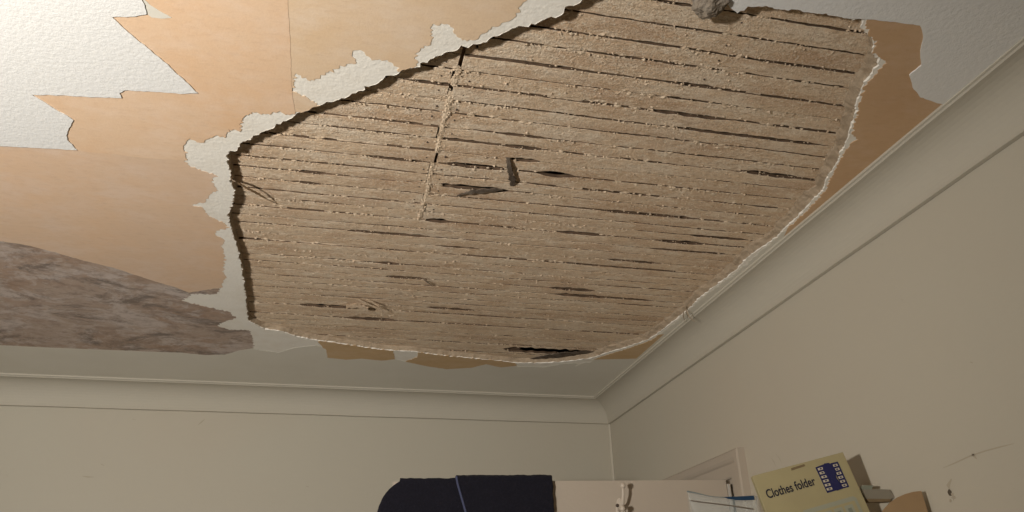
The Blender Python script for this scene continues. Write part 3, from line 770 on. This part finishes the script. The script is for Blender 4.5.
def quad(name, pts, k, mat, label=None, under=None):
    o = frel(MB().prism([G(u, v, k - 0.0003) for u, v in pts], FN * 0.0005).build(name, mat))
    if label: o['label'] = label
    if under is not None:
        o.parent = under; o.matrix_parent_inverse = Matrix.Identity(4)   # the part already undoes the root's offset
    return o
# hang slot
a, b = guv(791, 468.2), guv(804, 464.2)
quad('hang_slot', [a, b, (b[0] + 0.001, b[1] + 0.0035), (a[0] - 0.001, a[1] + 0.004)], 0.0004, M_SLOT, 'tan hanging slot')
# lettering
def text(s, uv0, uv1, height, mat, name, squeeze=None):
    cu = bpy.data.curves.new('txt', 'FONT'); cu.body = s; cu.size = 1.0; cu.offset = 0.018
    to = bpy.data.objects.new('txt', cu); COL.objects.link(to)
    dg = bpy.context.evaluated_depsgraph_get()
    me = bpy.data.meshes.new_from_object(to.evaluated_get(dg))
    bpy.data.objects.remove(to)
    xs_ = [v.co.x for v in me.vertices]; wd = max(xs_) - min(xs_); mx = min(xs_)
    e1 = Vector((uv1[0] - uv0[0], uv1[1] - uv0[1])); L = e1.length; e1 /= L
    e2 = Vector((e1.y, -e1.x))
    for v in me.vertices:
        x = (v.co.x - mx) / wd * L; y = v.co.y / 0.7 * height
        q = Vector(uv0) + e1 * x + e2 * y
        v.co = G(q.x, q.y, 0.0007)
    return frel(link(name, me, mat))
base0 = guv(768, 498.6); base1 = guv(816.5, 484.5)
text('Clothes folder', base0, base1, 0.0140, M_INK2, 'lettering')['label'] = 'black lettering Clothes folder'
# picture panel: navy garment between two dotted boards
c00, c10, c01 = Vector(guv(815, 467)), Vector(guv(837.6, 461.6)), Vector(guv(826.5, 493.3))
e1 = c10 - c00; e2 = c01 - c00
def I(a, b): q = c00 + e1 * a + e2 * b; return (q.x, q.y)
board_a = quad('print_board', [I(0, 0.02), I(0.36, -0.02), I(0.46, 0.98), I(0.03, 1)], 0.0005, M_INK, 'dark blue print')
board_b = quad('print_board', [I(0.68, 0), I(1, 0), I(1.0, 0.97), I(0.72, 0.97)], 0.0005, M_INK)
for x0, x1, bd in ((0.07, 0.30, board_a), (0.74, 0.93, board_b)):
    for k in range(6):
        y = 0.07 + k * 0.153
        quad('print_dot', [I(x0, y), I(x1, y), I(x1, y + 0.085), I(x0, y + 0.085)], 0.0009, M_CREAM, None, bd)
        xm = (x0 + x1) / 2
        quad('print_dot', [I(xm - 0.04, y + 0.02), I(xm + 0.04, y + 0.02), I(xm + 0.04, y + 0.065), I(xm - 0.04, y + 0.065)], 0.0012, M_INK, None, bd)
quad('print_garment', [I(0.30, 0.02), I(0.42, -0.04), I(0.60, -0.03), I(0.70, 0.05), I(0.76, 0.30), I(0.68, 0.44), I(0.64, 0.55), I(0.76, 0.97), I(0.44, 1.0), I(0.42, 0.60), I(0.30, 0.46), I(0.26, 0.2)], 0.0014, M_INK, 'navy garment print')
# window panel at the bottom
w00, w10 = Vector(guv(800, 511.5)), Vector(guv(855, 495.5))
e1 = (w10 - w00).normalized(); wl = (w10 - w00).length; e2 = Vector((-e1.y, e1.x))
if e2.y < 0: e2 = -e2
def Wn(a, b): q = w00 + e1 * a + e2 * b; return (q.x, q.y)
win = quad('print_window', [Wn(0.006, 0), Wn(wl - 0.004, 0), Wn(wl, 0.004), Wn(wl, 0.06), Wn(0, 0.06), Wn(0, 0.006)], 0.0005, M_GREEN, 'grey-green printed panel')
quad('print_inset', [Wn(0.012, 0.007), Wn(wl - 0.005, 0.007), Wn(wl - 0.005, 0.056), Wn(0.012, 0.056)], 0.0009, M_CARD, None, win)
for k in range(5):
    a = 0.016 + k * 0.0185
    if a + 0.014 > wl: break
    quad('print_tile', [Wn(a, 0.011), Wn(a + 0.0145, 0.011), Wn(a + 0.0145, 0.05), Wn(a, 0.05)], 0.0012, M_GREEN, None, win)
    quad('print_tile', [Wn(a + 0.004, 0.016), Wn(a + 0.0105, 0.016), Wn(a + 0.0105, 0.045), Wn(a + 0.004, 0.045)], 0.0015, M_GREEN2, None, win)

# --- clear zip bag beside the packet
broot = bpy.data.objects.new('zip_bag', None); COL.objects.link(broot)
broot['label'] = 'clear plastic zip bag with blue seal, left of the beige packet'; broot['category'] = 'bag'
BY = 1.30
BN = Vector((-0.12, -1, 0)).normalized()
B0 = Vector((0.66, BY, 1.8))
def Bp(x, y, k=0.0): return on_plane(x, y, B0 + BN * k, BN)
m = Mat('clear_plastic', (0.55, 0.60, 0.58), 0.2)
m.b.inputs['Alpha'].default_value = 0.15; m.b.inputs['Specular IOR Level'].default_value = 0.5
M_CLEAR = m.m
M_SEAL = plain('blue_seal', (0.022, 0.05, 0.095), 0.35); M_SEAL2 = plain('grey_seal', (0.15, 0.12, 0.09), 0.4); M_TEAL = plain('teal_seal', (0.16, 0.20, 0.20), 0.4)
broot.location = Vector((0.62, BY, SZ))
def brel(o):
    o.parent = broot; o.matrix_parent_inverse = Matrix.Translation(-Vector(broot.location)); return o
TOPX = [687, 693, 700, 706, 714, 722, 730, 738, 746, 754, 757.5]
TOPY = [491.0, 492.0, 493.6, 495.2, 496.6, 497.2, 497.0, 496.4, 496.0, 495.5, 496.5]
for side, name in ((0.004, 'front_film'), (-0.004, 'back_film')):
    vs = []; fs = []; NR = 16
    for x, y in zip(TOPX, TOPY):
        t = Bp(x, y, 0)
        for r in range(NR):
            f_ = r / (NR - 1); z = t.z + (SZ - t.z) * f_
            bul = side * (0.3 + 3.2 * math.sin(math.pi * min(1, f_ * 1.0)) ) + 0.002 * noise.noise(Vector((x * 0.1, f_ * 9, side * 900)))
            p = t + BN * bul + Vector((0.018 * f_ * (1 - 2 * (x - 687) / 70) , 0, 0)); p.z = z
            vs.append(p)
    for i in range(len(TOPX) - 1):
        for r in range(NR - 1): fs.append((i * NR + r, i * NR + r + 1, (i + 1) * NR + r + 1, (i + 1) * NR + r))
    o = brel(obj(name, vs, fs, M_CLEAR, smooth=True))
    sm = o.modifiers.new('solid', 'SOLIDIFY'); sm.thickness = 0.0003
def seal(px, rs, mat, name, label=None):
    o = brel(MB().tube([Bp(x, y, 0.006) for x, y in px], rs, 6).build(name, mat))
    if label: o['label'] = label
seal([(687, 491.2), (694, 492.6), (701, 494.2), (707, 495.8), (716, 497), (728, 497.4)], [0.0012, 0.0012, 0.0008, 0.0006, 0.0006, 0.0008], M_TEAL, 'seal_edge', 'dark teal top edge of the bag')
vs = []
up, dn = [(724, 497.0), (736, 496.6), (748, 496.0), (753.6, 495.6)], [(754.5, 499.8), (745, 500.4), (736, 500.2), (727, 498.6)]
brel(MB().prism([Bp(x, y, 0.006) for x, y in up + dn], BN * 0.001).build('seal_strip', M_SEAL))['label'] = 'blue slider strip'
seal([(690.5, 500.5), (700, 502), (712, 503.4), (722, 504.6), (732, 505.9), (742, 507.4), (753.5, 509.3)], [0.0009, 0.001, 0.001, 0.001, 0.001, 0.0012, 0.001], M_SEAL2, 'zip_line', 'dark zip line')

# --- grey bracket on the wall behind the packet
m = Mat('grey_green_plastic', (0.22, 0.195, 0.15), 0.6)
kroot = bpy.data.objects.new('wall_clip', None); COL.objects.link(kroot)
kroot['label'] = 'small grey flat bracket on the right wall behind the beige packet'; kroot['category'] = 'bracket'
KN = Vector((-0.25, -1, 0)).normalized()
kp = on_x(895, 498, XW)
def Kp(x, y, k=0): return on_plane(x, y, kp + KN * k, KN)
kroot.location = kp
def krel(o):
    o.parent = kroot; o.matrix_parent_inverse = Matrix.Translation(-Vector(kroot.location)); return o
krel(MB().prism([Kp(858, 488.5), Kp(890, 489.5), Kp(895.5, 497.5), Kp(891, 499.2), Kp(866, 499)], -KN * 0.01).build('plate', m.m, bevel=0.0008))
krel(MB().prism([Kp(866, 498.8), Kp(891, 499.0), Kp(890, 501.6), Kp(869, 502)], -KN * 0.012).build('lower_lip', M_SLOT))
krel(MB().prism([Kp(862, 485), Kp(873, 485.5), Kp(872, 489.5), Kp(861, 489.5)], -KN * 0.008).build('upper_tab', M_GREEN2))

# --- brown card sheet with a rounded corner
m = Mat('brown_card', (0.32, 0.215, 0.115), 0.8); m.mix(m.ramp(m.noise(12, 5), 0.4, 0.7), (0.28, 0.18, 0.095), 0.6)
CN = Vector((-0.30, -1, 0.05)).normalized()
C0 = on_x(922, 491, 0.905)
def Cp(x, y): return on_plane(x, y, C0, CN)
top = [(880, 515), (884, 509), (890, 502.5), (897, 497.5), (905, 494), (913, 491.8), (921.5, 490.8)]
pts = [Cp(x, y) for x, y in top]
rb = Cp(928, 512); dirn = (rb - pts[-1]).normalized()
def down(p, d): return p + d * ((SZ + 0.0005 - p.z) / d.z)
pts.append(down(pts[-1], dirn))
ld_ = (Cp(876, 521) - pts[0]).normalized()
mid = pts[0] + Vector((-0.02, 0.006, -0.05)); mid = mid - CN * (mid - C0).dot(CN)
pts.append(down(mid, Vector((0, 0, -1)) - CN * Vector((0, 0, -1)).dot(CN))); pts.append(mid)
co = MB().prism(pts, -CN * 0.003).build('cardboard_sheet', m.m, bevel=0.0004)
co['label'] = 'orange-brown cardboard sheet with rounded top corner, rightmost thing on the shelf'; co['category'] = 'cardboard'

# ------------------------------------------------------------------ marks on the walls
def mark(name, px, r, mat, wall='r', parent=None):
    P = [on_x(x, y, XW - 0.0004) if wall == 'r' else on_y(x, y, YW - 0.0004) for x, y in px]
    nn = Vector((-1, 0, 0)) if wall == 'r' else Vector((0, -1, 0))
    vs = []; fs = []
    for i, p in enumerate(P):
        t = (P[min(i + 1, len(P) - 1)] - P[max(0, i - 1)]).normalized(); s_ = t.cross(nn) * (r * (1 if 0 < i < len(P) - 1 else 0.3))
        vs += [p - s_, p + s_]
    for i in range(len(P) - 1): fs.append((2 * i, 2 * i + 1, 2 * i + 3, 2 * i + 2))
    return obj(name, vs, fs, mat, parent)
wall_back = bpy.data.objects['wall_back']
mark('scuff_mark', [(943, 468), (955, 463), (970, 456), (985, 451), (1000, 447), (1014, 443.5)], 0.0011, M_SCUFF, 'r', wall_right)
mark('scuff_mark', [(971.5, 453), (974, 456), (977, 459)], 0.0022, M_SCUFF, 'r', wall_right)
mark('scuff_mark', [(771, 457.5), (774, 462), (776, 467)], 0.0012, M_SCUFF, 'r', wall_right)
mark('scuff_mark', [(775.5, 453.5), (779, 458), (782, 463)], 0.0008, M_SCUFF, 'r', wall_right)
mark('scuff_mark', [(901, 299), (903, 300.5)], 0.0022, M_SCUFF, 'r', wall_right)
mark('scuff_mark', [(970, 362), (973, 363)], 0.0022, M_SCUFF, 'r', wall_right)
mark('scuff_mark', [(951.5, 479), (948, 486), (950, 490)], 0.0035, M_SCUFF, 'r', wall_right)
mark('scuff_mark', [(198, 425), (201.5, 422), (205, 419)], 0.0022, M_SCUFF, 'b', wall_back)
mark('scuff_mark', [(101, 464), (104, 465.5)], 0.003, M_SCUFF, 'b', wall_back)
mark('scuff_mark', [(82, 476), (88, 477), (94, 477)], 0.002, M_SCUFF, 'b', wall_back)
mark('scuff_mark', [(306, 486), (309, 487)], 0.003, M_SCUFF, 'b', wall_back)
mark('scuff_mark', [(132, 419), (136, 420)], 0.0018, M_SCUFF, 'b', wall_back)
# screw hole with crumbled plaster
hc = on_x(950, 492.5, XW)
bm = bmesh.new(); bmesh.ops.create_circle(bm, cap_ends=True, radius=1, segments=14)
me = bpy.data.meshes.new('screw_hole')
for v in bm.verts:
    a = math.atan2(v.co.y, v.co.x); r = 0.0042 * (1 + 0.35 * noise.noise(Vector((math.cos(a) * 2, math.sin(a) * 2, 0))))
    v.co = hc + Vector((-0.0006, r * math.cos(a), r * math.sin(a) * 1.2))
bm.to_mesh(me); bm.free(); link('screw_hole', me, M_DIRT, wall_right)
ch = MB()
for k in range(9):
    c = hc + Vector((-0.0004, rnd.gauss(-0.003, 0.003), rnd.gauss(-0.007, 0.004))); r = rnd.uniform(0.001, 0.0025)
    ch.ball(c, r, 6, (0.5, 1, 1))
ch.build('chipped_plaster', M_SCUFF, wall_right, kind='stuff')
